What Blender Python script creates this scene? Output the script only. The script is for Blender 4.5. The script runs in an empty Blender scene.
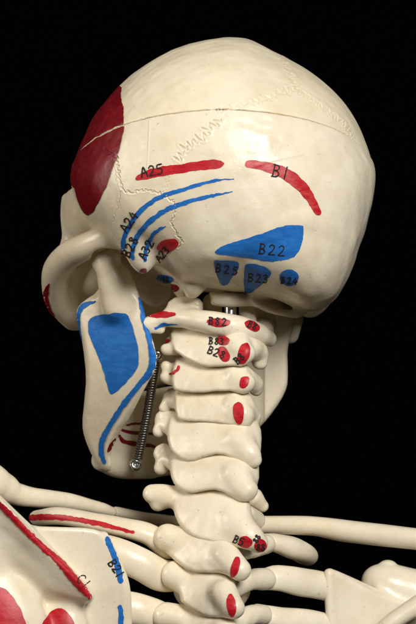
import bpy, bmesh, math, random
import numpy as np
from mathutils import Vector
from mathutils.bvhtree import BVHTree
from mathutils.geometry import delaunay_2d_cdt
random.seed(4); rng = np.random.default_rng(7)

# ------------------------------------------------------------------ units
# modelling unit = half a millimetre; the camera stands DIST units away.
S = 0.0005
DIST = 2800.0
Z0 = 1.45
def P(c, r, d):
    k = (DIST + d) / DIST
    return np.array([(c - 208.0) * k, d, (312.0 - r) * k])
def PP(pts): return [(P(*p[:3]), p[3]) for p in pts]

# ------------------------------------------------------------------ distance fields
def smin(a, b, k):
    if k <= 0: return np.minimum(a, b)
    h = np.clip(0.5 + 0.5 * (b - a) / k, 0, 1)
    return b + (a - b) * h - k * h * (1 - h)
def smax(a, b, k): return -smin(-a, -b, k)

def chain(pts, k=4.0, flat=None):
    """rounded bone along (col,row,depth,radius) points; flat=(axis, factor) squeezes the section"""
    q = PP(pts)
    if len(q) > 2:
        M = np.array([list(p) + [r] for p, r in q]); E = np.vstack([2 * M[0] - M[1], M, 2 * M[-1] - M[-2]]); q2 = []
        for i in range(len(M) - 1):
            a, b, c, d = E[i], E[i + 1], E[i + 2], E[i + 3]
            m = max(1, int(round(np.linalg.norm((c - b)[:3]) / 3.2)))
            for j in range(m):
                t = j / m
                v = 0.5 * (2 * b + (c - a) * t + (2 * a - 5 * b + 4 * c - d) * t * t + (3 * b - a - 3 * c + d) * t**3)
                v[3] = b[3] + (c[3] - b[3]) * (t * t * (3 - 2 * t))
                q2.append((v[:3], v[3]))
        q = q2 + [(M[-1][:3], M[-1][3])]
    k = 0.8
    def f(X):
        out = None
        if flat is not None:
            ax = np.asarray(flat[0], float); ax /= np.linalg.norm(ax); fac = flat[1] - 1.0
            Xs = X + np.outer(X @ ax, ax) * fac
        else: Xs = X
        for (a, ra), (b, rb) in zip(q[:-1], q[1:]):
            if flat is not None:
                a = a + ax * (a @ ax) * fac; b = b + ax * (b @ ax) * fac
            ab = b - a
            t = np.clip(((Xs - a) @ ab) / (ab @ ab + 1e-9), 0, 1)
            d = np.linalg.norm(Xs - a - t[:, None] * ab, axis=1) - (ra + (rb - ra) * t)
            out = d if out is None else smin(out, d, k)
        return out
    P_ = np.array([p for p, _ in q]); R_ = max(r for _, r in q)
    return f, P_.min(0) - R_ - 4, P_.max(0) + R_ + 4

def rot(ax, deg):
    a = math.radians(deg); c, s = math.cos(a), math.sin(a)
    if ax == 'x': return np.array([[1,0,0],[0,c,-s],[0,s,c]])
    if ax == 'y': return np.array([[c,0,s],[0,1,0],[-s,0,c]])
    return np.array([[c,-s,0],[s,c,0],[0,0,1]])

def ell(c, r, d, rx, ry, rz, R=None):
    """ellipsoid: rx across, ry in depth, rz up"""
    o = P(c, r, d); rad = np.array([rx, ry, rz], float)
    def f(X):
        q = X - o
        if R is not None: q = q @ R
        k0 = np.linalg.norm(q / rad, axis=1); k1 = np.linalg.norm(q / rad**2, axis=1)
        return np.where(k0 < 1e-3, -rad.min(), k0 * (k0 - 1) / np.maximum(k1, 1e-6))
    m = rad.max() + 3
    return f, o - m, o + m

def poly_sdf(x, z, V):
    d = np.full(x.shape, 1e18); s = np.ones(x.shape); n = len(V)
    for i in range(n):
        a = V[i]; b = V[i - 1]; ex, ez = b[0] - a[0], b[1] - a[1]
        wx, wz = x - a[0], z - a[1]
        t = np.clip((wx * ex + wz * ez) / (ex * ex + ez * ez + 1e-12), 0, 1)
        d = np.minimum(d, (wx - ex * t)**2 + (wz - ez * t)**2)
        c1 = z >= a[1]; c2 = z < b[1]; c3 = ex * wz > ez * wx
        s = np.where((c1 & c2 & c3) | (~c1 & ~c2 & ~c3), -s, s)
    return s * np.sqrt(d)

def smooth_poly(pts, n=2):
    p = np.array(pts, float)
    for _ in range(n):
        q = np.roll(p, -1, 0)
        p = np.stack([0.75 * p + 0.25 * q, 0.25 * p + 0.75 * q], 1).reshape(-1, 2)
    return p

def plate(poly, depth, t, r, sm=1, cosf=0.8):
    """bony plate with an outline (col,row) lying on the surface depth(col,row), half thickness t, edge radius r"""
    pl = smooth_poly(poly, sm) if sm else np.array(poly, float)
    V = np.array([P(c, w, depth(np.float64(c), np.float64(w))) for c, w in pl])[:, [0, 2]]
    dm = [float(depth(np.float64(c), np.float64(w))) for c, w in pl]
    dmid = sum(dm) / len(dm)
    def f(X):
        k = (DIST + X[:, 1]) / DIST
        c = X[:, 0] / k + 208; w = 312 - X[:, 2] / k
        b = np.abs(X[:, 1] - depth(c, w)) * cosf - t + r
        a = poly_sdf(X[:, 0], X[:, 2], V) + r
        return np.minimum(np.maximum(a, b), 0) + np.hypot(np.maximum(a, 0), np.maximum(b, 0)) - r
    lo = np.array([V[:, 0].min() - 4, min(dm) - t / cosf - 22, V[:, 1].min() - 4])
    hi = np.array([V[:, 0].max() + 4, max(dm) + t / cosf + 22, V[:, 1].max() + 4])
    return f, lo, hi

class Field:
    def __init__(self): self.ops = []; self.lo = np.full(3, 1e9); self.hi = np.full(3, -1e9); self.post = None
    def add(self, prim, k=5.0):
        self.ops.append(('u', prim[0], k, prim[1] - 46, prim[2] + 46)); self.lo = np.minimum(self.lo, prim[1]); self.hi = np.maximum(self.hi, prim[2]); return self
    def cut(self, prim, k=3.0): self.ops.append(('s', prim[0], k)); return self
    def __call__(self, X):
        out = None
        for o in self.ops:
            op, f, k = o[:3]
            if len(o) > 3:
                m = ((X > o[3]) & (X < o[4])).all(1); d = np.full(len(X), 400.0)
                if m.any(): d[m] = f(X[m])
            else: d = f(X)
            if out is None: out = d
            elif op == 'u': out = smin(out, d, k)
            else: out = smax(out, -d, k)
        if self.post: out = self.post(X, out)
        return out

def evalc(F, X, n=400000):
    return np.concatenate([F(X[i:i + n]) for i in range(0, len(X), n)]) if len(X) else np.zeros(0)

def surface(F, h, B=12):
    """surface nets over the active blocks of a distance field -> (verts, quads)"""
    lo = F.lo - 2 * h; n = np.ceil((F.hi + 2 * h - lo) / (h * B)).astype(int)
    bc = np.stack(np.meshgrid(*[np.arange(k) for k in n], indexing='ij'), -1).reshape(-1, 3)
    cen = lo + (bc + 0.5) * h * B
    dc = evalc(F, cen)
    N = n * B
    D = np.repeat(np.repeat(np.repeat(dc.reshape(n), B, 0), B, 1), B, 2).astype(np.float32)
    act = bc[np.abs(dc) < h * B * 0.87 * 1.35 + 2]
    li = np.stack(np.meshgrid(*[np.arange(B)] * 3, indexing='ij'), -1).reshape(-1, 3)
    for i in range(0, len(act), 300):
        idx = (act[i:i + 300, None, :] * B + li[None]).reshape(-1, 3)
        D[idx[:, 0], idx[:, 1], idx[:, 2]] = F(lo + (idx + 0.5) * h)
    s = D < 0
    cs = np.zeros(np.array(s.shape) - 1, np.uint8)
    off = [(i, j, k) for i in (0, 1) for j in (0, 1) for k in (0, 1)]
    for i, j, k in off: cs += s[i:i + cs.shape[0], j:j + cs.shape[1], k:k + cs.shape[2]]
    ac = np.argwhere((cs > 0) & (cs < 8))
    val = np.stack([D[ac[:, 0] + i, ac[:, 1] + j, ac[:, 2] + k] for i, j, k in off], 1)
    acc = np.zeros((len(ac), 3)); cnt = np.zeros(len(ac))
    for a in range(8):
        for b in range(a + 1, 8):
            if sum(abs(off[a][q] - off[b][q]) for q in range(3)) != 1: continue
            va, vb = val[:, a], val[:, b]; m = (va < 0) != (vb < 0)
            t = np.where(m, va / np.where(m, va - vb, 1), 0)
            pa, pb = np.array(off[a], float), np.array(off[b], float)
            acc += np.where(m[:, None], pa + t[:, None] * (pb - pa), 0); cnt += m
    V = lo + (ac + acc / cnt[:, None] + 0.5) * h
    ind = np.full(cs.shape, -1, np.int32); ind[ac[:, 0], ac[:, 1], ac[:, 2]] = np.arange(len(ac))
    quads = []
    for ax in range(3):
        u, v = [(1, 2), (2, 0), (0, 1)][ax]
        sl0 = [slice(None)] * 3; sl1 = [slice(None)] * 3
        sl0[ax] = slice(0, -1); sl1[ax] = slice(1, None)
        e = np.argwhere(s[tuple(sl0)] != s[tuple(sl1)])
        e = e[(e[:, u] > 0) & (e[:, v] > 0) & (e[:, u] < cs.shape[u]) & (e[:, v] < cs.shape[v])]
        inside = s[e[:, 0], e[:, 1], e[:, 2]]
        def g(du, dv):
            q = e.copy(); q[:, u] -= du; q[:, v] -= dv
            return ind[q[:, 0], q[:, 1], q[:, 2]]
        Q = np.stack([g(1, 1), g(0, 1), g(0, 0), g(1, 0)], 1)
        Q = np.where(inside[:, None], Q, Q[:, ::-1])
        quads.append(Q[(Q >= 0).all(1)])
    Q = np.concatenate(quads)
    for _ in range(2):
        d0 = evalc(F, V); e = h * 0.25
        G = np.stack([evalc(F, V + e * np.eye(3)[q]) - d0 for q in range(3)], 1) / e
        g2 = np.maximum((G**2).sum(1), 0.15)
        st = (d0 / g2)[:, None] * G
        L = np.linalg.norm(st, axis=1, keepdims=True)
        V = V - st * np.minimum(1, 0.6 * h / np.maximum(L, 1e-6))
    return V, Q

# ------------------------------------------------------------------ scene helpers
sc = bpy.context.scene
C = sc.collection
PXV = {}
def world(V, root=None):
    W = np.asarray(V, float) * S; W[:, 2] += Z0
    if root is not None: W = W - np.array(root)
    return W
def mesh_obj(name, V, faces, mat, parent=None, root=None, smooth=True):
    me = bpy.data.meshes.new(name)
    W = world(V, root)
    if isinstance(faces, np.ndarray):
        nf, k = faces.shape
        me.vertices.add(len(W)); me.vertices.foreach_set('co', W.astype(np.float32).ravel())
        me.loops.add(nf * k); me.loops.foreach_set('vertex_index', faces.astype(np.int32).ravel())
        me.polygons.add(nf); me.polygons.foreach_set('loop_start', np.arange(0, nf * k, k, dtype=np.int32))
        me.update(calc_edges=True); me.validate()
    else:
        me.from_pydata(W.tolist(), [], faces)
    if smooth: me.polygons.foreach_set('use_smooth', [True] * len(me.polygons))
    me.materials.append(mat)
    o = bpy.data.objects.new(name, me); C.objects.link(o)
    if parent is not None: o.parent = parent
    elif root is not None: o.location = root
    me['_'] = 0
    o['_root'] = root if root is not None else (0, 0, 0)
    return o
def keep(o, V, Q):
    PXV[o.name] = (BVHTree.FromPolygons([tuple(v) for v in V], Q.tolist()), o)
    return o
def bone(name, F, h, mat, parent=None, root=None, disp=None):
    V, Q = surface(F, h)
    if disp is not None: V, Q = disp(V, Q)
    o = mesh_obj(name, V, Q, mat, parent, root)
    return keep(o, V, Q)
def thing(name, label, cat, loc, group=None):
    o = bpy.data.objects.new(name, None); C.objects.link(o); o.location = loc
    o.empty_display_size = 0.02
    o['label'] = label; o['category'] = cat
    if group: o['group'] = group
    return o

CAM = Vector((0, -DIST, 0))
def hit(bvh, c, r):
    d = Vector(((c - 208.0) / DIST, 1.0, (312.0 - r) / DIST)).normalized()
    h = bvh.ray_cast(CAM, d)
    return h[0], h[1], d
def cr(poly, n=2, jit=0.25):
    """smooth closed outline, resampled and slightly unsteady like a brush edge"""
    p = smooth_poly(poly, n)
    q = np.roll(p, -1, 0); out = []
    for a, b in zip(p, q):
        L = np.hypot(*(b - a)); m = max(1, int(L / 1.6))
        for i in range(m): out.append(a + (b - a) * i / m)
    out = np.array(out)
    if jit: nz = rng.normal(0, jit, out.shape); out = out + (nz + np.roll(nz, 1, 0) + np.roll(nz, 2, 0)) * 0.3
    return out
def decal(name, target, poly, mat, off=0.4, n=2, step=None, frame=None, extra=None, label=None, jit=0.5, raw=False):
    """paint patch lying on the surface of target; poly in (col,row)"""
    bvh, tob = PXV[target.name]
    if frame is None:
        pts = cr(poly, n, jit) if not raw else np.array(poly, float)
        cast = lambda p: hit(bvh, p[0], p[1])
    else:
        w = np.array(frame, float); w /= np.linalg.norm(w)
        u = np.cross(w, (0, 0, 1)); u /= np.linalg.norm(u); v = np.cross(u, w)
        base = []
        for p in poly:
            if len(p) == 3: q = P(*p)
            else:
                hh = hit(bvh, *p)[0]
                if hh is None: continue
                q = np.array(hh)
            base.append((q @ u, q @ v))
        pts = cr(base, n, jit)
        wv = Vector(w)
        def cast(p):
            o = Vector(u * p[0] + v * p[1] - w * 900)
            h = bvh.ray_cast(o, wv); return h[0], h[1], wv
    lo, hi = pts.min(0), pts.max(0)
    if step is None: step = 1.6 if min(hi - lo) < 60 else 2.4
    gx = np.arange(lo[0] + step / 2, hi[0], step); gy = np.arange(lo[1] + step / 2, hi[1], step)
    if len(gx) and len(gy):
        G = np.stack(np.meshgrid(gx, gy), -1).reshape(-1, 2)
        G = G[poly_sdf(G[:, 0], G[:, 1], pts) < -0.45 * step]
    else: G = np.zeros((0, 2))
    allp = [Vector(p) for p in np.concatenate([pts, G])]
    vs, es, fs = delaunay_2d_cdt(allp, [], [list(range(len(pts)))], 1, 1e-4)[:3]
    P2 = np.array([tuple(p) for p in vs]); H = [cast(p) for p in P2]
    good = np.array([h[0] is not None for h in H])
    if frame is None and good.any():            # stay on one side of a silhouette
        dep = np.array([h[0][1] if h[0] is not None else 1e9 for h in H]); seen = np.zeros(len(P2), bool)
        nb = [[] for _ in P2]
        for f in fs:
            for i in range(3): nb[f[i]].append(f[i - 1]); nb[f[i - 1]].append(f[i])
        best = []
        for st in range(len(P2)):
            if seen[st] or not good[st]: continue
            q = [st]; seen[st] = True; comp = []
            while q:
                x = q.pop(); comp.append(x)
                for y in nb[x]:
                    if not seen[y] and good[y] and abs(dep[x] - dep[y]) < 9 + 3 * np.hypot(*(P2[x] - P2[y])): seen[y] = True; q.append(y)
            if len(comp) > len(best): best = comp
        good[:] = False; good[best] = True
    gi = np.where(good)[0]; V = []
    for i, p in enumerate(P2):
        h = H[i]
        if not good[i] and len(gi):
            j = gi[np.argmin(((P2[gi] - p)**2).sum(1))]; a, b = P2[j], p; h = H[j]
            for _ in range(9):
                m = (a + b) / 2; t = cast(m)
                if t[0] is not None and (frame is not None or abs(t[0][1] - h[0][1]) < 8): a = m; h = t
                else: b = m
        q, nr, d = h
        if q is None: V.append((0, 0, 0)); continue
        if nr.dot(d) > 0: nr = -nr
        V.append(tuple(q + nr * off))
    F = []
    for f in fs:
        a, b, c = [Vector(V[i]) for i in f[:3]]
        if max((a - b).length, (b - c).length, (c - a).length) > 40: continue
        nn = (b - a).cross(c - a); mid = (a + b + c) / 3
        if nn.length < 1e-5: continue
        vd = (mid - CAM) if frame is None else Vector(frame)
        F.append(tuple(f) if nn.dot(vd) < 0 else tuple(reversed(f)))
    o = mesh_obj(name, np.array(V), F, mat, tob, tuple(tob['_root']))
    if label: o['label'] = label
    return o
def stroke_poly(path, widths):
    """outline of a brush stroke along path"""
    p = np.array(path, float)
    t = np.linspace(0, len(p) - 1, max(8, int(sum(np.hypot(*(p[i + 1] - p[i])) for i in range(len(p) - 1)) / 2)))
    # Catmull-Rom through the points
    q = np.vstack([2 * p[0] - p[1], p, 2 * p[-1] - p[-2]]); out = []
    for x in t:
        i = min(int(x), len(p) - 2); f = x - i
        a, b, c, d = q[i], q[i + 1], q[i + 2], q[i + 3]
        out.append(0.5 * (2 * b + (c - a) * f + (2 * a - 5 * b + 4 * c - d) * f * f + (3 * b - a - 3 * c + d) * f**3))
    p = np.array(out)
    w = np.interp(np.linspace(0, 1, len(p)), np.linspace(0, 1, len(widths)), widths) / 2
    T = np.gradient(p, axis=0); T /= np.linalg.norm(T, axis=1, keepdims=True) + 1e-9
    Nn = np.stack([-T[:, 1], T[:, 0]], 1)
    A = p + Nn * w[:, None]; Bq = p - Nn * w[:, None]
    return np.vstack([[p[0] - T[0] * w[0] * 0.8], A, [p[-1] + T[-1] * w[-1] * 0.8], Bq[::-1]])
def stroke(name, target, path, widths, mat, **kw):
    return decal(name, target, stroke_poly(path, widths), mat, n=1, **kw)

GL = {
 'A': [[(0,0),(.3,1),(.62,0)],[(.1,.38),(.55,.42)]],
 'B': [[(.06,0),(.08,1)],[(0,.98),(.4,.95),(.5,.76),(.36,.56),(.08,.5),(.42,.46),(.56,.24),(.4,.03),(0,0)]],
 'C': [[(.55,.85),(.35,1),(.1,.8),(.03,.5),(.1,.2),(.35,0),(.55,.12)]],
 '1': [[(.28,1),(.24,0)]],
 '2': [[(.03,.8),(.2,1),(.45,.95),(.5,.7),(.3,.35),(.02,.02),(.62,.05)]],
 '3': [[(.05,.9),(.3,1),(.5,.8),(.2,.55),(.52,.35),(.35,.03),(.03,.1)]],
 '4': [[(.35,1),(.02,.35),(.62,.4)],[(.47,.75),(.42,0)]],
 '5': [[(.58,1),(.14,.97),(.1,.6),(.4,.62),(.56,.35),(.35,.02),(.03,.08)]],
 '8': [[(.5,.85),(.3,1),(.08,.82),(.3,.56),(.54,.28),(.3,0),(.05,.24),(.3,.54),(.5,.85)]],
}
def lettering(target, txt, c, r, h, ang, mat, width=1.25, parent=None, spread=0.85, off=0.7, paths=None):
    """handwritten marker text starting at (c,r) (lower left corner), height h, running at ang degrees"""
    bvh, tob = PXV[target.name]
    a = math.radians(ang); ux = np.array([math.cos(a), -math.sin(a)]); uy = np.array([-math.sin(a), -math.cos(a)])
    V = []; F = []
    jobs = []
    if paths is not None: jobs = [np.array(p, float) for p in paths]
    else:
        for i, ch in enumerate(txt):
            for st in GL[ch]:
                jobs.append(np.array([np.array([c, r]) + ux * (x * h + i * h * spread) + uy * (y * h) for x, y in st]) + rng.normal(0, 0.15, 2))
    for p in jobs:
        pts = [p[0]]
        q = np.vstack([2 * p[0] - p[1], p, 2 * p[-1] - p[-2]]) if len(p) > 1 else p
        pts = []
        for i in range(len(p) - 1):
            m = max(2, int(np.hypot(*(p[i + 1] - p[i])) / 0.9))
            A_, B_, C_, D_ = q[i], q[i + 1], q[i + 2], q[i + 3]
            for k in range(m):
                f = k / m
                cat = 0.5 * (2 * B_ + (C_ - A_) * f + (2 * A_ - 5 * B_ + 4 * C_ - D_) * f * f + (3 * B_ - A_ - 3 * C_ + D_) * f**3)
                lin = B_ + (C_ - B_) * f
                pts.append(0.6 * cat + 0.4 * lin)
        pts.append(p[-1]); pts = np.array(pts)
        T = np.gradient(pts, axis=0); T /= np.linalg.norm(T, axis=1, keepdims=True) + 1e-9
        pts = np.vstack([[pts[0] - T[0] * width * 0.4], pts, [pts[-1] + T[-1] * width * 0.4]]); T = np.vstack([[T[0]], T, [T[-1]]])
        N = np.stack([-T[:, 1], T[:, 0]], 1); w = np.full(len(pts), width / 2) * rng.uniform(0.85, 1.15, len(pts)); w[0] *= .5; w[-1] *= .5
        row = []
        for k in range(len(pts)):
            pr = []
            for s_ in (1, -1):
                x = pts[k] + N[k] * w[k] * s_
                hh, nr, d = hit(bvh, x[0], x[1])
                if hh is None: pr = None; break
                if nr.dot(d) > 0: nr = -nr
                V.append(tuple(hh + nr * off)); pr.append(len(V) - 1)
            row.append(pr)
        for x, y in zip(row[:-1], row[1:]):
            if x is None or y is None: continue
            if max((Vector(V[x[0]]) - Vector(V[y[0]])).length, (Vector(V[x[1]]) - Vector(V[y[1]])).length) > 8: continue
            F.append((x[0], x[1], y[1], y[0]))
    o = mesh_obj('lettering', np.array(V), F, mat, parent or tob, tuple(tob['_root']))
    if txt: o['label'] = 'handwritten black code ' + txt
    else: o['label'] = 'scribbled black pen code'
    return o

# ------------------------------------------------------------------ materials
def principled(name):
    m = bpy.data.materials.new(name); m.use_nodes = True
    nt = m.node_tree; b = nt.nodes['Principled BSDF']
    return m, nt, b
def noise(nt, scale, detail=3, rough=0.55, vec=None):
    n = nt.nodes.new('ShaderNodeTexNoise'); n.inputs['Scale'].default_value = scale
    n.inputs['Detail'].default_value = detail; n.inputs['Roughness'].default_value = rough
    if vec: nt.links.new(vec, n.inputs['Vector'])
    return n
def ramp(nt, src, stops):
    r = nt.nodes.new('ShaderNodeValToRGB'); e = r.color_ramp.elements
    while len(e) < len(stops): e.new(0.5)
    for x, (p, c) in zip(e, stops): x.position = p; x.color = (*c, 1) if len(c) == 3 else c
    nt.links.new(src, r.inputs['Fac']); return r
def bone_material(name, col, dark, rough=0.4, spec=0.42):
    m, nt, b = principled(name)
    tc = nt.nodes.new('ShaderNodeTexCoord')
    n1 = noise(nt, 22, 4, 0.6, tc.outputs['Object']); r1 = ramp(nt, n1.outputs['Fac'], [(0.3, dark), (0.62, col)])
    # tiny specks of dirt
    n2 = noise(nt, 520, 2, 0.5, tc.outputs['Object']); r2 = ramp(nt, n2.outputs['Fac'], [(0.24, (0.45, 0.36, 0.25)), (0.30, (1, 1, 1))])
    mx = nt.nodes.new('ShaderNodeMix'); mx.data_type = 'RGBA'; mx.blend_type = 'MULTIPLY'; mx.inputs['Factor'].default_value = 0.45
    nt.links.new(r1.outputs['Color'], mx.inputs['A']); nt.links.new(r2.outputs['Color'], mx.inputs['B'])
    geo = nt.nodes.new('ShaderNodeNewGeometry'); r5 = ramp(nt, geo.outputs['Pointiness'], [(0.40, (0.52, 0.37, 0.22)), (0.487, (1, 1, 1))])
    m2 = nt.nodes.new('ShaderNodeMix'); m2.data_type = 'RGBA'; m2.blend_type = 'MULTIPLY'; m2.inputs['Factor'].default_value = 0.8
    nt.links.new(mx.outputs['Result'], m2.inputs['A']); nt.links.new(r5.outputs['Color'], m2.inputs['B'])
    n6 = noise(nt, 85, 5, 0.65, tc.outputs['Object']); r6 = ramp(nt, n6.outputs['Fac'], [(0.30, (0.86, 0.83, 0.76)), (0.55, (1, 1, 1))])
    m3 = nt.nodes.new('ShaderNodeMix'); m3.data_type = 'RGBA'; m3.blend_type = 'MULTIPLY'; m3.inputs['Factor'].default_value = 0.5
    nt.links.new(m2.outputs['Result'], m3.inputs['A']); nt.links.new(r6.outputs['Color'], m3.inputs['B'])
    nt.links.new(m3.outputs['Result'], b.inputs['Base Color'])
    n3 = noise(nt, 60, 5, 0.6, tc.outputs['Object']); r3 = ramp(nt, n3.outputs['Fac'], [(0.3, (rough - 0.07,) * 3), (0.7, (rough + 0.1,) * 3)])
    nt.links.new(r3.outputs['Color'], b.inputs['Roughness'])
    n4 = noise(nt, 130, 4, 0.55, tc.outputs['Object']); n5 = noise(nt, 900, 2, 0.5, tc.outputs['Object'])
    ad = nt.nodes.new('ShaderNodeMath'); ad.operation = 'MULTIPLY_ADD'; ad.inputs[1].default_value = 0.12
    nt.links.new(n5.outputs['Fac'], ad.inputs[0]); nt.links.new(n4.outputs['Fac'], ad.inputs[2])
    bp = nt.nodes.new('ShaderNodeBump'); bp.inputs['Strength'].default_value = 0.34; bp.inputs['Distance'].default_value = 0.0009
    nt.links.new(ad.outputs[0], bp.inputs['Height']); nt.links.new(bp.outputs['Normal'], b.inputs['Normal'])
    b.inputs['Subsurface Weight'].default_value = 0.12; b.inputs['Subsurface Radius'].default_value = (1.0, 0.55, 0.25)
    b.inputs['Subsurface Scale'].default_value = 0.0022
    b.inputs['Specular IOR Level'].default_value = spec
    return m
def paint_material(name, col, thin, rough=0.42, spec=0.36):
    m, nt, b = principled(name)
    tc = nt.nodes.new('ShaderNodeTexCoord')
    mp = nt.nodes.new('ShaderNodeMapping'); mp.inputs['Scale'].default_value = (0.5, 0.5, 1.6); nt.links.new(tc.outputs['Object'], mp.inputs['Vector'])
    n1 = noise(nt, 260, 5, 0.68, mp.outputs['Vector']); r1 = ramp(nt, n1.outputs['Fac'], [(0.34, thin), (0.56, col)])
    nt.links.new(r1.outputs['Color'], b.inputs['Base Color'])
    b.inputs['Roughness'].default_value = rough; b.inputs['Specular IOR Level'].default_value = spec
    n2 = noise(nt, 420, 4, 0.6, tc.outputs['Object']); bp = nt.nodes.new('ShaderNodeBump')
    bp.inputs['Strength'].default_value = 0.25; bp.inputs['Distance'].default_value = 0.0005
    nt.links.new(n2.outputs['Fac'], bp.inputs['Height']); nt.links.new(bp.outputs['Normal'], b.inputs['Normal'])
    return m
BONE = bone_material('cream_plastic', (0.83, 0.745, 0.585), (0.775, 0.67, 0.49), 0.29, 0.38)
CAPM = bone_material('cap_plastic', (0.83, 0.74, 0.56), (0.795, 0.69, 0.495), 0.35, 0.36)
RED = paint_material('red_paint', (0.44, 0.006, 0.016), (0.57, 0.03, 0.035))
DRED = paint_material('dark_red_paint', (0.17, 0.003, 0.008), (0.24, 0.008, 0.014), 0.38, 0.45)
BLUE = paint_material('blue_paint', (0.016, 0.135, 0.46), (0.028, 0.185, 0.56), 0.5, 0.14)
PALE = paint_material('faded_red_paint', (0.44, 0.010, 0.018), (0.60, 0.075, 0.065))
INK, nt_, b_ = principled('black_ink'); _r = ramp(nt_, noise(nt_, 700, 3).outputs['Fac'], [(0.38, (0.008, 0.008, 0.010)), (0.75, (0.07, 0.055, 0.055))]); nt_.links.new(_r.outputs['Color'], b_.inputs['Base Color']); b_.inputs['Roughness'].default_value = 0.6; b_.inputs['Specular IOR Level'].default_value = 0.08
def metal(name, col, rough):
    m, nt, b = principled(name); b.inputs['Metallic'].default_value = 1; b.inputs['Base Color'].default_value = (*col, 1)
    n = noise(nt, 300, 3); r = ramp(nt, n.outputs['Fac'], [(0.3, (rough * .7,) * 3), (0.7, (rough * 1.3,) * 3)]); nt.links.new(r.outputs['Color'], b.inputs['Roughness'])
    return m
STEEL = metal('steel', (0.68, 0.67, 0.65), 0.28); DSTEEL = metal('dark_steel', (0.36, 0.34, 0.32), 0.32)

# ------------------------------------------------------------------ roots
SK = (0.0, 0.0, Z0 + 0.03); TO = (0.0, 0.0, Z0 - 0.16); CP = (0.01, 0.0, Z0 + 0.085)
skull = thing('skull', 'cream plastic skull with painted red and blue muscle areas on top of the neck', 'skull', SK)
torso = thing('skeleton_torso', 'cream plastic neck vertebrae, ribs, collarbones and shoulder blades below the skull', 'skeleton', TO)

# ------------------------------------------------------------------ cranium
CX, CR = 222.0, 182.0
OUT = [(124,80.5),(138,69.5),(152,60),(168,51.5),(186,44.5),(205,40),(222,37.8),(238,37.6),(251,39.5),(262,44.5),(271,50),(290,60),(310,71.3),(330,87.5),
       (347,106),(359,125),(366,143),(371.5,160),(375,170),(375,182),(372.5,200),(367,219),(357,249),(346,281),(332,303),(312,311),(285,303),(250,293),
       (207,289),(181,287),(161,270),(140,259),(120,252),(106,245),(90,225),(77,202),(71.5,182),(75,157),(82.5,139),(92,118),(105,102)]
def polar_table(out):
    p = np.array([P(c, r, 0)[[0, 2]] for c, r in out]) - P(CX, CR, 0)[[0, 2]]
    ph = np.arctan2(p[:, 1], p[:, 0]); rr = np.hypot(p[:, 0], p[:, 1]); o = np.argsort(ph); ph, rr = ph[o], rr[o]
    ph = np.concatenate([ph - 2 * np.pi, ph, ph + 2 * np.pi]); rr = np.concatenate([rr] * 3)
    g = np.linspace(-np.pi, np.pi, 721); v = np.interp(g, ph, rr)
    def sm(v, n):
        k = np.hanning(n); k /= k.sum(); m = 80
        return np.convolve(np.concatenate([v[-m - 1:-1], v, v[1:m + 1]]), k, 'same')[m:-m]
    return g, sm(v, 21), sm(v, 95)
TG, TV, TVS = polar_table(OUT)
o2 = P(CX, CR, 0)
def value_noise(X, s, seed):
    """cheap smooth 3-D noise"""
    r = np.random.default_rng(seed); out = np.zeros(len(X))
    for i in range(7):
        k = r.normal(0, 1, 3); k *= (0.6 + 0.9 * r.random()) / (np.linalg.norm(k) * s); ph = r.random() * 6.28
        out += np.sin(X @ k * 2 * np.pi + ph)
    return out / 3.0
def cran(X, grow=0.0):
    x = X[:, 0] - o2[0]; z = X[:, 2] - o2[2]; y = X[:, 1]
    ang = np.arctan2(z, x); Rs = np.interp(ang, TG, TVS); Rf = np.interp(ang, TG, TV)
    mixf = np.clip(np.hypot(x, z) / Rs, 0, 1)**3
    R = Rs + (Rf - Rs) * mixf + grow
    Dy = np.where(y < 0, 163.0, 172.0) + grow
    r = np.hypot(x, z)
    u = np.clip((40 - z) / 150.0, 0, 1); e = 2.15 + 0.8 * u * u * (3 - 2 * u)
    a = np.power((r / R)**e + np.abs(y / Dy)**e, 1 / e)
    d = (a - 1) * np.minimum(R, Dy) * np.where(a < 1, 1.0, 0.9)
    w = np.exp(-((x - 50) / 32)**2 - ((z - 40) / 17)**2)           # rough patch near the crown of the back
    return d + 0.35 * value_noise(X, 46, 3) + 0.16 * value_noise(X, 19, 5) + np.where(y < 0, 0.42 * w, 0) * value_noise(X, 13, 9)
ca, cb, cc = P(222, 113.5, -140), P(371, 171, 0), P(75, 171, 0)
cn = np.cross(cb - ca, cc - ca); cn /= np.linalg.norm(cn)
if cn[2] < 0: cn = -cn
def cutp(X): return (X - ca) @ cn      # >0 above the saw cut
lo = np.array([-160, -190, 0.]); hi = np.array([185, 200, 290.])

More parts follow.
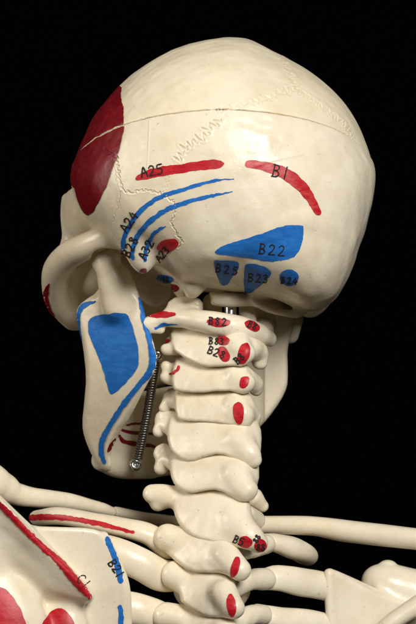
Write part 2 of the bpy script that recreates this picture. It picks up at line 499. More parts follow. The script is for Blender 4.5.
# suture lines drawn over the back of the skull (col,row)
def zig(path, amp, wl, seed):
    r = np.random.default_rng(seed); p = np.array(path, float); out = []; L = 0
    for a, b in zip(p[:-1], p[1:]):
        n = max(1, int(np.hypot(*(b - a)) / (wl / 4))); t = (b - a) / np.hypot(*(b - a)); nn = np.array([-t[1], t[0]])
        for i in range(n):
            L += 1
            out.append(a + (b - a) * i / n + nn * (amp * (1 if (L // 2) % 2 else -1) * r.uniform(0.05, 1.2) + r.normal(0, amp * .25)) + t * r.normal(0, wl * .2))
    out.append(p[-1]); return np.array(out)
SUT = [ # path, half width, depth, ridge height
 (zig([(175,159),(187,148),(200,139),(210,127),(221,120)], 4.2, 6.0, 1), 0.8, 0.9, 0.5),
 (zig([(213,113),(225,108),(242,105),(260,100),(280,94),(296,86)], 3.2, 6.0, 2), 0.8, 0.45, 0.25),
 (zig([(296,86),(300,92),(316,103),(331,113),(343,123),(353,136)], 2.2, 5.0, 3), 0.6, 0.5, 0.12),
 (zig([(296,86),(290,72),(283,58)], 2.0, 5.0, 4), 0.8, 0.35, 0.2),
 (zig([(176,158),(171,175),(163,194)], 1.3, 5, 5), 0.6, 0.35, 0.1),
 (zig([(117,158),(119,178),(122,190),(130,193),(145,190),(160,193),(172,200),(176,210),(171,222),(176,233),(182,240),(178,248)], 1.2, 4.5, 6), 0.55, 0.75, 0.14),
 (zig([(120,192),(118,206),(113,222)], 0.8, 6, 7), 0.55, 0.4, 0.08),
 (zig([(106,150),(112,154),(118,158)], 1.0, 6, 8), 0.7, 0.9, 0.2),
 (np.array([(149.5,121),(148.5,145),(147,170)]), 0.7, -0.45, 0.0),
 (np.array([(255,166),(275,160),(303,154)]), 1.3, -0.35, 0.0),
]
def seg_dist(c, r, path):
    d = np.full(c.shape, 1e9)
    for a, b in zip(path[:-1], path[1:]):
        e = b - a; t = np.clip(((c - a[0]) * e[0] + (r - a[1]) * e[1]) / (e @ e + 1e-9), 0, 1)
        d = np.minimum(d, (c - a[0] - e[0] * t)**2 + (r - a[1] - e[1] * t)**2)
    return np.sqrt(d)
def local_subdivide(V, Q, mask, cuts):
    """quads whose mask is set are cut finer"""
    bm = bmesh.new(); vs = [bm.verts.new(v) for v in V]
    for q in Q:
        try: bm.faces.new([vs[i] for i in q])
        except ValueError: pass
    bm.verts.index_update(); bm.faces.ensure_lookup_table()
    ed = set()
    for f in bm.faces:
        if all(mask[v.index] for v in f.verts): ed.update(f.edges)
    bmesh.ops.subdivide_edges(bm, edges=list(ed), cuts=cuts, use_grid_fill=True)
    bmesh.ops.triangulate(bm, faces=[f for f in bm.faces if len(f.verts) > 4])
    bmesh.ops.triangulate(bm, faces=bm.faces[:])
    bm.verts.index_update()
    V2 = np.array([v.co[:] for v in bm.verts]); F2 = np.array([[v.index for v in f.verts] for f in bm.faces]); bm.free()
    return V2, F2
def colrow(V):
    k = (DIST + V[:, 1]) / DIST
    return V[:, 0] / k + 208, 312 - V[:, 2] / k
def vnormals(V, Fc):
    a, b, c = V[Fc[:, 0]], V[Fc[:, 1]], V[Fc[:, 2]]; n = np.cross(b - a, c - a); N = np.zeros_like(V)
    for i in range(3): np.add.at(N, Fc[:, i], n)
    return N / (np.linalg.norm(N, axis=1, keepdims=True) + 1e-9)
def sutures(V, Q):
    c, r = colrow(V); near = V[:, 1] < 10
    m = np.zeros(len(V), bool)
    for path, w, dp, rg in SUT:
        lo_, hi_ = path.min(0) - 8, path.max(0) + 8
        sel = near & (c > lo_[0]) & (c < hi_[0]) & (r > lo_[1]) & (r < hi_[1])
        ids = np.where(sel)[0]; m[ids[seg_dist(c[ids], r[ids], path) < 5.0]] = True
    V, Fc = local_subdivide(V, Q, m, 2)
    c, r = colrow(V); near = V[:, 1] < 10; N = vnormals(V, Fc)
    dd = np.zeros(len(V))
    for path, w, dp, rg in SUT:
        lo_, hi_ = path.min(0) - 9, path.max(0) + 9
        ids = np.where(near & (c > lo_[0]) & (c < hi_[0]) & (r > lo_[1]) & (r < hi_[1]))[0]
        if not len(ids): continue
        d = seg_dist(c[ids], r[ids], path)
        dd[ids] += -dp * np.exp(-(d / w)**2) + rg * np.exp(-((d - 2.4 * w) / (1.2 * w))**2)
    return V + N * dd[:, None], Fc

# cap: the sawn-off vault, a hair smaller than the skull below it
Fc_ = Field(); Fc_.lo, Fc_.hi = np.array([-160., -190, 120]), np.array([185., 200, 290])
Fc_.ops = [('u', lambda X: smax(cran(X, -1.5), -(cutp(X) - 0.7), 1.0), 0), ('s', lambda X: cran(X, -14), 0)]
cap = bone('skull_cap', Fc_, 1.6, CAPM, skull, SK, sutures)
cap['label'] = 'removable smooth skull cap with sawn lower edge'

# braincase with face, arch and base
F = Field(); F.lo, F.hi = lo.copy(), hi.copy()
F.ops = [('u', lambda X: cran(X), 0)]
F.lo[2] = -20
F.add(ell(288, 219, -138, 17, 7, 6), 12)                             # external protuberance
F.add(chain([(215,249,-132,4),(245,243,-141,4),(287,221,-141,4),(318,226,-122,4),(345,240,-80,4)], 4), 14)   # nuchal line
F.add(ell(138, 242, -93, 15, 21, 31, rot('y', -12)), 14)              # mastoid
F.add(ell(310, 292, 40, 20, 24, 26), 9)                              # right mastoid
F.add(chain([(122,236,-70,11),(102,240,-60,12.5),(85,247,-44,13),(68,256,-18,13.5),(57,270,8,14),(55,288,32,13),(60,304,52,13),(74,318,70,13)], 6), 7)
F.add(ell(92, 212, 62, 30, 40, 40), 8)                               # frontal and sphenoid flank
F.add(chain([(71,196,66,8),(69,215,66,7),(70,236,66,8),(66,262,58,10),(66,292,62,12)], 6), 8)
F.add(ell(100, 292, 84, 36, 34, 44), 10)                             # upper jaw and cheek behind the arch
F.add(ell(150, 330, 130, 48, 46, 62), 12)                            # palate and upper jaw
F.add(ell(208, 260, -6, 66, 66, 30), 10); F.add(ell(192, 287, -66, 13, 16, 11), 5)                            # skull base
F.add(chain([(182,287,-42,10),(188,298,-38,8)], 3), 6)               # occipital condyles
F.add(chain([(207,298,-58,6),(228,300,-60,7),(248,300,-52,6)], 4), 2.5)
F.add(chain([(258,298,-60,9),(276,303,-40,11),(296,306,-10,12)], 3), 8)
F.add(chain([(262,296,-20,10),(280,306,10,9)], 3), 8)
F.add(chain([(254,298,-14,9),(262,312,0,10),(268,324,16,9)], 3), 6)
F.add(chain([(295,318,66,9),(290,335,72,9)], 3), 8)                  # right styloid and jaw joint
F.cut(chain([(254,300,-72,4),(270,303,-56,5),(288,305,-30,5)], 3), 6)
F.cut(ell(205, 300, -62, 6, 14, 8), 4)
F.cut(ell(228, 314, -20, 18, 30, 12), 5)                             # foramen
F.add(chain([(116,264,-14,12),(134,276,4,14),(156,292,24,15)], 3), 8)
F.cut(chain([(142,276,-110,5),(151,266,-122,5),(160,259,-132,3)], 3), 6)
F.cut(ell(172, 292, -72, 13, 22, 8), 6)
F.cut(ell(107, 256, -44, 15, 30, 11), 4)                             # jaw joint socket
F.cut(chain([(84,284,-20,14),(92,280,-30,12)], 3), 6)
base_post = lambda X, d: smax(d, np.where(cutp(X) > -40, cutp(X) + 0.5, -40.0), 1.0)
F.post = base_post
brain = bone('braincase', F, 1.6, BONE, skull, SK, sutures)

# ------------------------------------------------------------------ mandible
F = Field()
dram = lambda c, r: -52 + (155 - c) * 0.75 + 20 * np.log1p(np.exp((r - 388) / 20.0)) * 0.75 - 4 * np.cos((r - 340) / 40.0)
F.add(plate([(88,298),(79,305),(76,313),(79,328),(83,345),(86.5,377),(84.5,400),(82,424),(84.5,438),(93,458),(105,471.5),(112,470),(110,452),(119,433),(131,416),
       (146,386),(156.5,368),(156,350),(147,324),(140,297),(128,282),(112,280),(102,284),(96,293)], dram, 7.5, 6, 1))
F.add(chain([(106,261,-42,11.5),(110,270,-42,13.5),(116,284,-38,17.5),(119,305,-34,17)], 5), 9)
F.add(chain([(99,263,-36,7),(112,256,-48,8)], 3), 6)
dbod = lambda c, r: 66 + 40 * np.sin(np.clip((c - 95) / 170.0, 0, 1) * np.pi)**0.8 - (c - 95) * 0.05 + 0.12 * (r - 440)
F.add(plate([(90,405),(92,452),(106,472.5),(127,477.5),(167,476.5),(200,468),(240,442),(262,427),(287,392),(288,372),(287,346),(296,322),(300,300),(282,300),(262,330),(248,360),(205,380),(160,388),(120,396)],
            dbod, 9, 7, 2), 8)
F.add(chain([(100,462,62,8),(120,468,84,9),(150,468,104,9)], 5), 8)
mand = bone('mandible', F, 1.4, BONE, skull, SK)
mand['label'] = 'lower jaw with large blue patch on its ramus'

# ------------------------------------------------------------------ vertebrae
def vertebra(lam, dfun, t=8, r=4, spin=None, tps=(), extra=(), body=None, h=1.3):
    F = Field()
    rows = [p[1] for p in lam]; r0, r1 = min(rows), max(rows)
    lam = [(c, w - 6 * max(0, 1 - (w - r0) / (0.45 * (r1 - r0)))) for c, w in lam]
    F.add(plate(lam, dfun, t, r, 1))
    sd = int(abs(lam[0][1]) * 7) % 97
    F.post = lambda X, d: d + 0.14 * value_noise(X, 13, sd) + 0.3 * value_noise(X, 34, sd + 1)
    if spin: F.add(chain(spin, 5), 9)
    for tp in tps: F.add(chain([(c, w, d, q + 1.4) for c, w, d, q in tp], 4), 4)
    for e, k in extra: F.add(e, k)
    if body: F.add(ell(*body), 8)
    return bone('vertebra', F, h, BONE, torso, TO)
def dl(dL, dS, rc, tilt=0.46, c0=172, c1=240, bul=4.5, hh=20, c2=None):
    def f(c, r):
        u = (c - c0) / (c1 - c0)
        return dL + (dS - dL) * np.sin(np.clip(u, -0.3, 1.6) * 1.35) / math.sin(1.35) - tilt * (r - rc) + bul * np.minimum(((r - rc) / hh)**2, 1.5) + np.maximum(0, c - c1 - 6) * 1.1
    return f
VT = []
# atlas
F = Field()
F.add(chain([(148,324,-50,7),(160,320,-50,7),(178,318,-54,8.5),(198,320.5,-66,10.5),(218,324,-76,11.5),(240,328.5,-72,12),(256,334,-52,11.5),(268,339,-30,8.5)], 6))
F.add(chain([(150,328,-50,5),(160,329,-48,5)], 3), 4)
F.add(plate([(170,298),(190,296),(203,300),(203,312),(198,326),(172,326),(164,314)], lambda c, r: -38 + 0 * c, 14, 5, 1), 6)
F.add(chain([(246,306,-28,7),(248,322,-36,9)], 3), 6)
F.add(ell(262, 330, -12, 12, 18, 12), 6)
VT.append(bone('vertebra', F, 1.2, BONE, torso, TO))
# C2..C7, T1..T3
VT.append(vertebra([(170,334),(184,330),(240,334),(252,342),(246,366),(222,366),(205,367),(192,362),(180,355),(172,348)], dl(-46,-80,348), 8, 3,
    [(236,344,-84,10),(246,353,-90,9.5)], [[(184,346,-46,6.5),(172,349,-46,5),(166,349.5,-46,4.2)], [(180,338,-36,6),(172,342,-34,5)]],
    [(chain([(214,344,-22,12),(213,322,-18,10),(212,302,-14,9)],4),5), (chain([(248,348,-70,11),(258,352,-52,10),(260,362,-48,8)],4),5), (ell(212,352,-25,30,30,20),6)]))
VT.append(vertebra([(173,364),(186,360),(205,362),(240,362),(250,370),(249,392),(222,390),(198,393),(178,391.5),(172,388)], dl(-50,-80,377), 8, 3,
    [(236,376,-84,9),(247,383,-90,8.5)], [[(182,372,-44,6.5),(170,370,-38,5.5),(166,366.5,-38,4.5)], [(182,378,-46,6),(170,378.5,-42,5),(165,377.5,-42,4)]],
    [(chain([(246,378,-74,10),(254,384,-60,9),(256,389,-56,7)],4),5), (ell(212,376,-25,32,30,18),6)]))
VT.append(vertebra([(175,390),(190,388),(220,389),(244,392),(254,400),(253,425),(238,425.5),(207,421.5),(183,421),(175,417)], dl(-52,-82,406), 8, 3,
    [(236,404,-86,10),(244,414,-92,10)], [[(180,402,-46,6),(170,402,-36,5),(165,408,-34,4.5)], [(180,396,-36,6),(171,395,-30,5),(167,400,-28,4)]],
    [(chain([(244,408,-80,11),(252,416,-68,9),(253,421,-64,7)],4),5), (ell(212,406,-25,32,30,19),6)]))
VT.append(vertebra([(168,424),(176,417),(200,419),(240,424),(257,424),(262,434),(260,459),(250,464),(238,459),(219,452.5),(205,456),(191,462),(178,458),(168,447)], dl(-58,-92,438), 9, 3.2,
    [(238,440,-96,11),(249,452,-104,10.5),(254,460,-106,7.5)], [[(178,432,-48,7),(164,425,-36,5.5),(159,431,-34,5)], [(178,420,-40,6),(164,416,-32,5),(160,420,-30,4)]],
    [(ell(212,438,-30,36,30,22),6)]))
VT.append(vertebra([(171,460),(184,456),(215,450),(245,456),(258,462),(259,484),(248,497),(236,498),(219,489),(205,490),(189,493.5),(175,486),(170,474)], dl(-64,-104,472), 9, 3.2,
    [(236,474,-108,11),(247,490,-118,10.5)], [[(180,466,-54,7),(166,460,-42,6),(161,468,-40,5.5)], [(176,456,-44,6),(164,450,-36,5),(160,454,-36,5)]],
    [(chain([(254,498,-46,10),(262,506,-42,6.5)],4),6), (ell(212,472,-36,36,30,22),6)]))
VT.append(vertebra([(174,490),(186,486),(220,482),(246,494),(252,512),(252,538),(240,547),(226,544),(205,541),(187,534),(176,520),(172,505)], dl(-72,-112,514,bul=5,hh=28), 10, 4,
    [(236,520,-116,12),(250,536,-128,12),(258,543,-126,9.5)], [[(184,500,-68,9.5),(166,495,-62,8.5),(152,494,-60,8)], [(176,496,-62,7),(158,503,-58,6.5)]],
    [(ell(212,508,-42,36,32,26),6), (chain([(246,514,-80,9),(256,520,-60,9)],3),6)]))
VT.append(vertebra([(176,530),(200,532),(226,540),(238,552),(240,572),(220,571),(205,572),(190,571),(176,562),(166,550)], dl(-84,-122,548,bul=6,hh=26), 10, 4,
    [(226,556,-126,11),(240,570,-138,10.5)], [[(182,544,-88,13),(168,538,-86,12.5)], ],
    [(ell(212,545,-50,38,32,28),6), (chain([(236,552,-104,9),(254,548,-76,9),(266,544,-58,9.5)],4),7)]))
VT.append(vertebra([(180,568),(200,570),(224,574),(236,586),(238,612),(222,617),(205,616),(190,608),(178,598)], dl(-92,-130,590,bul=6,hh=26), 10, 4,
    [(222,592,-136,11),(234,608,-146,10)], [[(188,582,-96,13),(174,575,-94,12)]],
    [(ell(212,588,-56,38,32,28),6), (chain([(232,588,-112,10),(250,580,-88,10),(265,579,-68,11)],4),8)]))
VT.append(vertebra([(176,608),(200,614),(224,616),(240,628),(240,660),(205,660),(180,640)], dl(-98,-136,630,bul=6,hh=26), 10, 4,
    [(222,634,-140,11),(234,650,-150,10)], [[(186,620,-102,12),(166,616,-100,12)]],
    [(ell(212,630,-60,38,32,28),6), (chain([(232,626,-116,10),(250,616,-92,10),(262,615,-74,10)],4),8)]))

# ------------------------------------------------------------------ ribs, collarbones, shoulder blades
def rib(pts, flat, h=1.4, name='rib', extra=()):
    F = Field(); F.add(chain(pts, 6, flat))
    for e, k in extra: F.add(e, k)
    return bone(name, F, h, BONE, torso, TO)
r1l = rib([(168,548,-72,13),(148,534,-76,12),(120,527,-74,11),(90,521,-62,10),(60,516,-40,10),(38,518,-8,9)], ((0.2,-0.5,1),1.25))
r2l = rib([(176,576,-78,15),(160,575,-84,15.5),(140,564,-92,15.5),(112,552,-92,15),(80,548,-80,15),(40,552,-40,14)], ((0.2,1,-0.25),1.5))
r3l = rib([(170,622,-86,15),(150,614,-92,16),(128,608,-98,16),(95,606,-98,16),(50,615,-80,15)], ((0.2,1,-0.25),1.5))
r1r = rib([(262,541,-50,8),(276,543,-46,10),(292,548,-30,12),(304,553,-8,11),(306,556,20,10),(280,545,70,9),(240,532,100,9),(180,524,96,8),(140,517,80,6),(116,512,66,6)], ((0.1,-0.5,1),1.15))
r2r = rib([(262,580,-60,10),(278,578,-56,12.5),(300,582,-42,14),(330,588,-18,14),(370,606,30,14)], ((-0.3,1,-0.3),1.5))
r3r = rib([(258,614,-66,10),(276,619,-60,12),(310,624,-40,14),(345,632,-10,14)], ((-0.3,1,-0.3),1.5))
clr = rib([(250,525,60,9),(270,525,56,9.5),(312,526,44,10),(345,531,34,11.5),(380,535,26,11.5),(425,540,16,11)], ((0,0.4,1),1.05), name='clavicle')
cll = rib([(112,512,60,5),(98,508,50,6.5),(65,501,24,8.5),(37,498,6,9.5),(16,494,-6,11),(2,487,-14,15),(-14,480,-24,19),(-40,474,-34,20)], ((0,0.4,1),1.0), name='clavicle')
# left shoulder blade: blade above and below the spine ridge
F = Field()
dsc = lambda c, r: -150 - (100 - c) * 0.25 + 0.16 * (r - 560) + 6 * np.sin((c - 20) / 30.0)
F.add(plate([(24,526),(60,527),(92,528),(104,533),(114,552),(124,575),(127,592),(127,622),(131,660),(-30,660),(-30,510)], dsc, 4.5, 4, 2))
F.add(chain([(104,536,-146,4),(118,566,-142,4),(126,592,-140,4),(128,640,-134,4)], 4), 6)
F.add(plate([(-24,470),(-6,490),(20,520),(50,553),(80,580),(94,600),(84,602),(50,590),(10,566),(-30,545)], lambda c, r: -172 - (90 - c) * 0.16 + 0.75 * (r - 540 - (c - 20) * 0.9), 5, 4.5, 2), 12)
F.add(chain([(-20,486,-190,7),(4,509,-187,6.5),(38,543,-182,6.5),(70,577,-173,6.5),(89,596,-160,4.5)], 4), 10)
F.add(chain([(10,535,-166,12),(44,570,-164,12),(72,594,-156,9)], 4), 16)
F.add(ell(0, 640, -172, 46, 24, 60), 14); F.add(ell(66, 640, -156, 22, 16, 36), 12)
scl = bone('scapula', F, 1.5, BONE, torso, TO)
F = Field()
dsr = lambda c, r: -30 + (c - 327) * 0.45 - 0.05 * (r - 580)
F.add(plate([(326,572),(333,570),(348,577),(372,590),(400,601),(430,606),(440,660),(332,660),(328,610)], dsr, 4.5, 4, 1))
F.add(chain([(328,574,-30,4),(329,600,-31,4),(333,650,-32,4)], 3), 5)
F.add(chain([(330,573,-28,3.5),(360,585,-10,3.5),(398,602,6,4),(420,606,20,4)], 3), 4)
F.add(chain([(372,640,-50,7),(395,620,-46,8.5),(430,598,-40,10)], 5), 8)
F.add(ell(388, 584, 22, 27, 22, 20, rot('y', 14)), 8); F.add(ell(424, 592, 26, 44, 24, 22), 18)
F.add(ell(388, 564, 26, 7, 8, 4), 5)
scr = bone('scapula', F, 1.5, BONE, torso, TO)

# ------------------------------------------------------------------ metal parts
def tube(path, rad, n=8):
    p = np.array(path, float); T = np.gradient(p, axis=0); T /= np.linalg.norm(T, axis=1, keepdims=True) + 1e-9
    V = []; Fc = []
    for i in range(len(p)):
        a = np.cross(T[i], (0.3, 0.9, 0.2)); a /= np.linalg.norm(a); b = np.cross(T[i], a)
        for k in range(n): V.append(p[i] + rad * (math.cos(2 * math.pi * k / n) * a + math.sin(2 * math.pi * k / n) * b))
    for i in range(len(p) - 1):
        for k in range(n): Fc.append((i * n + k, i * n + (k + 1) % n, (i + 1) * n + (k + 1) % n, (i + 1) * n + k))
    Fc.append(tuple(range(n))[::-1]); Fc.append(tuple((len(p) - 1) * n + k for k in range(n)))
    return np.array(V), Fc
def lathe(o, axis, prof, n=28):
    o = np.array(o, float); w = np.array(axis, float); w /= np.linalg.norm(w); a = np.cross(w, (0.31, 0.8, 0.5)); a /= np.linalg.norm(a); b = np.cross(w, a)
    V = []; Fc = []
    for r, z in prof:
        for k in range(n): V.append(o + w * z + r * (math.cos(2 * math.pi * k / n) * a + math.sin(2 * math.pi * k / n) * b))
    for i in range(len(prof) - 1):
        for k in range(n): Fc.append((i * n + k, i * n + (k + 1) % n, (i + 1) * n + (k + 1) % n, (i + 1) * n + k))
    Fc.append(tuple(range(n))[::-1]); Fc.append(tuple((len(prof) - 1) * n + k for k in range(n)))
    return np.array(V), Fc
sa, sb = P(155.5, 362, -16), P(138, 458, 44)
ax = (sb - sa) / np.linalg.norm(sb - sa); u_ = np.cross(ax, (0, 1, 0)); u_ /= np.linalg.norm(u_); v_ = np.cross(ax, u_)
turns = 38; path = []
for i in range(turns * 14 + 1):
    t = i / (turns * 14); bow = math.sin(t * math.pi) * 1.2
    a = 2 * math.pi * turns * t
    path.append(sa + (sb - sa) * t + u_ * bow + 3.7 * (math.cos(a) * u_ + math.sin(a) * v_))
V, Fc = tube(path, 1.15, 6)
spring = mesh_obj('jaw_spring', V, Fc, DSTEEL, skull, SK); spring['label'] = 'dark steel coil spring between jaw and skull base'
def eye_screw(c, r, d, R):
    o = P(c, r, d); V, Fc = [], []
    ring = [o + R * (math.cos(t) * u_ + math.sin(t) * ax) * 0.78 for t in np.linspace(0, 2 * math.pi, 25)]
    v, f = tube(ring, 1.5, 8); V += list(v); Fc += f
    v, f = lathe(o + np.array([0, 2, 0]), (0, -1, 0.15), [(R * .5, -16), (R * .55, 0), (R * .95, .6), (R * 1.0, 2), (R * .8, 4), (R * .35, 5), (R * .3, 4.2)], 20)
    Fc += [tuple(i + len(V) for i in q) for q in f]; V += list(v)
    return mesh_obj('screw', np.array(V), Fc, STEEL, spring, SK)
eye_screw(135.5, 465, 42, 6.5); eye_screw(157, 356, -18, 5.5)
V, Fc = lathe(P(230.5, 330, -46), (0, 0, 1), [(5.8, -60), (5.8, 25), (5.5, 26), (4.4, 26.6)], 32)
mesh_obj('support_rod', V, Fc, STEEL, torso, TO)
# ------------------------------------------------------------------ painted areas
def red(t, poly=None, **k): return decal('red_marking', t, poly, k.pop('mat', RED), **k)
def blue(t, poly, **k): return decal('blue_marking', t, poly, k.pop('mat', BLUE), **k)
def oval(c, r, rx, ry, tilt=0, n=14):
    a = math.radians(tilt); out = []
    for i in range(n):
        t = 2 * math.pi * i / n; x, y = rx * math.cos(t), ry * math.sin(t)
        out.append((c + x * math.cos(a) - y * math.sin(a), r + x * math.sin(a) + y * math.cos(a)))
    return out
# temple patches run on round the side of the head
SIDE = (1, 0.25, -0.1)
def cut_edge(c):
    bv = PXV[brain.name][0]
    for r in np.arange(100.0, 175, 0.25):
        h = hit(bv, c, r)[0]
        if h is not None and h[1] < 40: return r
    return 150.0
ce = [(c, cut_edge(c)) for c in (124, 116, 108, 100, 94, 89)]; print('cut', ce)
red(cap, [(124.5,82),(124.4,105),(124,ce[0][1]-3.5)] + [(c, r - 1.3) for c, r in ce] + [(76,183,54),(84,160,78),(96,116,52),(112,96,30)], mat=DRED, frame=SIDE, n=1, step=1.6, label='dark red temple patch on the cap')
red(brain, [(125,ce[0][1]+2),(121,146),(117,160),(109,183),(101,200),(95,211),(89,216),(83,212),(78.5,202),(74,184),(73,190,28),(76,187,54)] + [(c, r + 0.5) for c, r in ce[::-1]], mat=DRED, frame=SIDE, n=1, step=1.6, off=0.55, label='dark red temple patch with rounded tip')
a25 = red(brain, [(135,177),(150,168.5),(182,164),(207,159.8),(221,160),(225,163.5),(221,168.5),(207,169.8),(182,172.6),(164,176),(150,178.2),(136,181)])
b1 = red(brain, mat=PALE, poly=[(244.5,163),(248,159.5),(265,161),(282.5,166),(297.5,174),(310,187.5),(321,210),(321,215),(316,216),(310,206),(300,192.5),(285,180),(270,172.5),(255,169),(246,167)], n=2)
l1 = stroke('blue_marking', brain, [(123.2,251),(123.2,246),(125,235),(137,215),(152,201.5),(167,194.5),(185,189),(204,183.3),(217,180.3),(234,179)], [3.6,4.2,4.8,4.6,4,3.2,.8], BLUE)
l2 = stroke('blue_marking', brain, [(132.5,259),(132.5,252),(137,237),(147,224),(162,212.5),(175,206),(200,198.5),(218,194.5),(233,191.5)], [3.6,4.6,5,5,4.4,3.2,.8], BLUE)
l3 = stroke('blue_marking', brain, [(145,261),(146,250),(152,236),(158,230),(165.5,226)], [3,4,3.6,1.2], BLUE)
a23 = red(brain, [(156,246.5),(162,240.5),(170,238.5),(176,238.5),(179,242.5),(176,249),(167,252.5),(159,251.5)])
b22 = blue(brain, [(214.5,250.5),(225,244.8),(260,234),(283,226),(290,225),(303,225.5),(303.2,228),(302.5,242.5),(297.5,255),(285,260),(270,262),(247.5,257.5),(225,255),(216,253.5)], n=1)
b25 = blue(brain, [(213,261),(218,259.5),(237,261),(239.8,265),(229,283),(223,286.5),(218.5,281)], n=1)
b23 = blue(brain, [(244.3,266),(248,263),(260,264),(271,270),(271.5,275),(254,291),(246,293.5),(243.6,290)], n=1)
b24 = blue(brain, oval(289, 277.5, 9.8, 8.3), n=1)
blue(brain, oval(165, 279, 9, 4, 8), n=1)
red(brain, oval(143, 271, 4, 2.8, -30), mat=DRED, n=1); red(brain, oval(173, 288, 6, 4), mat=DRED, n=1)
stroke('red_marking', brain, [(48.5,284),(46,294),(47.5,306),(54,318),(60,325)], [2,5.5,5,3,1.5], DRED)
# jaw
jb = blue(mand, [(87,325),(90.5,317.5),(101,314.3),(124,312.3),(128.5,315),(134,331),(139.6,355),(138,368),(131,378),(113,395.5),(109,392),(102.5,366),(90.6,340)], n=2)
stroke('blue_marking', mand, [(139,298),(143,317),(150.5,345),(152.5,360),(149.5,372),(140,384),(124,404),(111,424),(103.5,438),(101.5,452),(105,463)], [2,3.6,5,6,5.6,5.4,5.6,5.5,5.5,5.2,4], BLUE, step=1.0, off=0.75)
stroke('blue_marking', mand, [(95,301.5),(86,304.5),(80,311),(79,322),(81.5,340)], [1.5,5,4.6,3,1.2], BLUE)
stroke('red_marking', mand, [(126,425),(136,423.5),(150,424.5)], [1.5,2.8,2], DRED)
stroke('red_marking', mand, [(120.5,429.5),(132,432.5),(153,434)], [2,3.6,3], DRED)
stroke('red_marking', mand, [(119,435),(123,441),(136,444),(155,446.5)], [2.5,4.6,4.4,3], DRED)
red(mand, [(115.5,437),(116,441),(110,451),(107,452.5),(107.5,448),(111,441)], mat=DRED, n=1)
# neck
C1, C2, C3, C4, C5, C6, C7, T1, T2, T3 = VT
red(C1, [(146.5,315),(158,311.5),(170,311.5),(177,313.5),(175,316.5),(160,318),(150,317.5)], n=1)
c1b = red(C1, [(205.5,320.5),(214,317.5),(230,319.5),(231,325),(221,327.8),(210,325.5)], n=1); c1c = red(C1, oval(252,326,8.3,4.8,28), n=1)
stroke('blue_marking', C1, [(155,328.5),(163,324.8),(177,324.5)], [2,3.6,1.2], BLUE)
c2a = red(C2, oval(223,340.5,7.2,4.6,5), n=1); c2b = red(C2, oval(223.8,354,5.6,8.4,-28), n=1); c2c = red(C2, oval(244,353.5,6.2,11.2,16), n=1)
red(C2, oval(167.5,341,2.6,2,-20), n=1)
red(C3, [(239.5,378),(243,376),(249,376.5),(248.5,384),(244,389),(239.5,387)], n=1)
stroke('red_marking', C3, [(170,374),(175,372.5),(179.5,366)], [2,3.4,2], RED)
red(C4, oval(238.8,413,5.8,11.2,-4), n=1)
c7a = red(C7, oval(245.5,542,7,6.4), n=1); c7b = red(C7, oval(260.5,545.5,6,6.4), n=1)
red(T1, oval(235,567,4.4,11.2,16), n=1); red(T2, oval(231.3,605.5,4.8,12,-6), n=1)
# ribs and shoulder blade
stroke('red_marking', r1l, [(24,518.5),(45,517),(70,518.5),(100,524),(134,532.5)], [5,6,5,4.6,2.4], RED, label='red stripe along the rib')
sp = stroke('red_marking', scl, [(-6,499),(10,514.5),(28,533),(45,549),(58,560),(70,574),(82,588),(90.5,597.5)], [5,5.5,5,5,6.5,7.5,7,3.5], RED, step=1.0, off=0.6, label='long red stripe on the shoulder blade spine')
red(scl, [(-8,586),(4,588),(14,597),(22,612),(27,626),(27,640),(-8,640)], n=2); red(scl, [(40,626),(48,614),(58,607),(66,610),(75,622),(78,640),(40,640)], n=2)
b21 = stroke('blue_marking', scl, [(106.5,538),(112,551),(117.5,566),(121,582)], [4.5,5.5,5.5,5], BLUE)
stroke('blue_marking', scl, [(120,606),(121,616),(121,630)], [4.5,5,5], BLUE)
# ------------------------------------------------------------------ handwriting
lettering(brain, 'A25', 142, 177.5, 10, 9, INK, 1.3, None, .78)
lettering(brain, 'A24', 127, 233, 9.5, 55, INK, 1.35, None, .8)
lettering(brain, 'B28', 129.5, 257.5, 9, 62, INK, 1.4, None, .8)
lettering(brain, 'A32', 145, 259.5, 8.5, 60, INK, 1.35, None, .8)
lettering(brain, 'A23', 160, 262.5, 7.5, 48, INK, 1.2, None, .75)
lettering(brain, 'B1', 271.5, 176, 12, -12, INK, 1.3, None, .8)
lettering(brain, 'B22', 259, 253, 10, -7, INK, 1.3, None, .95)
lettering(brain, 'B25', 215.5, 271.5, 8, -9, INK, 1.3, None, 1.05)
lettering(brain, 'B23', 248, 281, 8, -5, INK, 1.2, None, .95)
lettering(brain, 'B24', 281, 283, 6.5, -4, INK, 1.2, None, .92)
lettering(scl, 'C1', 75.5, 580, 10, -48, INK, 1.1, None, .75)
lettering(scl, 'B21', 108, 563, 8, -58, INK, 1.4, None, .85)
lettering(C7, 'B5', 233, 542, 7.5, -25, INK, 1.2, None, .7)
def scribble(t, c, r, txt, h, ang, sp): return lettering(t, txt, c, r, h, ang, INK, 1.25, None, sp)
scribble(C1, 209, 324.5, 'B82', 7, -4, .9); scribble(C1, 247, 326.5, 'B8', 6, -25, .85)
scribble(C2, 209, 344, 'B83', 6.5, -4, .85); scribble(C2, 207.5, 353, 'B28', 7.5, -22, .85); scribble(C2, 238, 364, 'B8', 7, 40, .8)
scribble(C7, 257, 543, '88', 5, 60, .8); scribble(C7, 256.5, 550, '88', 6, 0, .8)
lettering(brain, '1', 163, 281, 4.5, 0, INK, 1.0, None, .8); lettering(brain, '2', 166, 281, 4.5, 0, INK, 1.0)

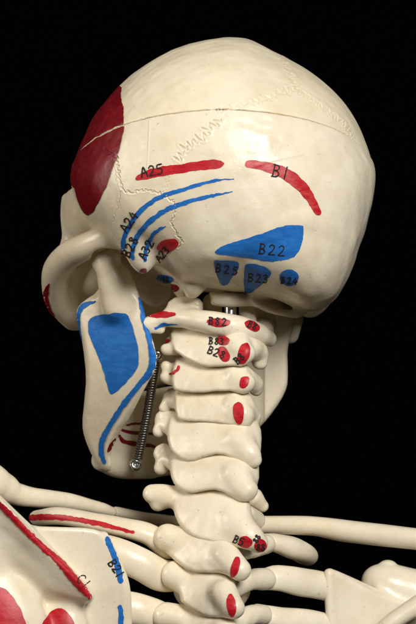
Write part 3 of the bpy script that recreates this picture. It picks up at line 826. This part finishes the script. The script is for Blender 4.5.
# ------------------------------------------------------------------ backdrop, lamps, camera
bk, nt, b = principled('black_cloth'); b.inputs['Base Color'].default_value = (0.0016, 0.0016, 0.0018, 1); b.inputs['Roughness'].default_value = 1; b.inputs['Specular IOR Level'].default_value = 0
V = [(-3, 2.2, -0.5), (3, 2.2, -0.5), (3, 2.2, 4), (-3, 2.2, 4)]
me = bpy.data.meshes.new('backdrop'); me.from_pydata(V, [], [(0, 1, 2, 3)]); me.materials.append(bk)
bd = bpy.data.objects.new('backdrop', me); C.objects.link(bd); bd['kind'] = 'structure'

w = bpy.data.worlds.new('World'); sc.world = w; w.use_nodes = True
w.node_tree.nodes['Background'].inputs['Color'].default_value = (0, 0, 0, 1); w.node_tree.nodes['Background'].inputs['Strength'].default_value = 0
def area(name, loc, target, size, power, col):
    l = bpy.data.lights.new(name, 'AREA'); l.shape = 'RECTANGLE'; l.size, l.size_y = size; l.energy = power; l.color = col
    o = bpy.data.objects.new(name, l); C.objects.link(o); o.location = loc
    o.rotation_euler = (Vector(target) - Vector(loc)).to_track_quat('-Z', 'Y').to_euler()
    return o
area('key_light', (0.62, -1.7, 2.35), (0, 0, 1.45), (0.75, 0.75), 48, (1, 0.975, 0.93))
area('fill_light', (-1.75, -0.35, 1.95), (0, 0, 1.45), (0.5, 0.8), 15, (1, 0.92, 0.80))

cd = bpy.data.cameras.new('camera'); cam = bpy.data.objects.new('camera', cd); C.objects.link(cam); sc.camera = cam
cam.location = (0, -DIST * S, Z0); cam.rotation_euler = (math.radians(90), 0, 0)
cd.sensor_fit = 'VERTICAL'; cd.sensor_height = 24.0; cd.lens = 24.0 * DIST / 624.0
cd.clip_start = 0.05; cd.clip_end = 50
cd.dof.use_dof = True; cd.dof.focus_distance = (DIST - 95) * S; cd.dof.aperture_fstop = 16
sc.view_settings.view_transform = 'Standard'; sc.view_settings.look = 'None'; sc.view_settings.exposure = 0; sc.view_settings.gamma = 1
sc.cycles.use_denoising = True; sc.cycles.max_bounces = 8; sc.cycles.diffuse_bounces = 5
for o in bpy.data.objects:
    if '_root' in o: del o['_root']
    if o.type == 'MESH' and '_' in o.data: del o.data['_']
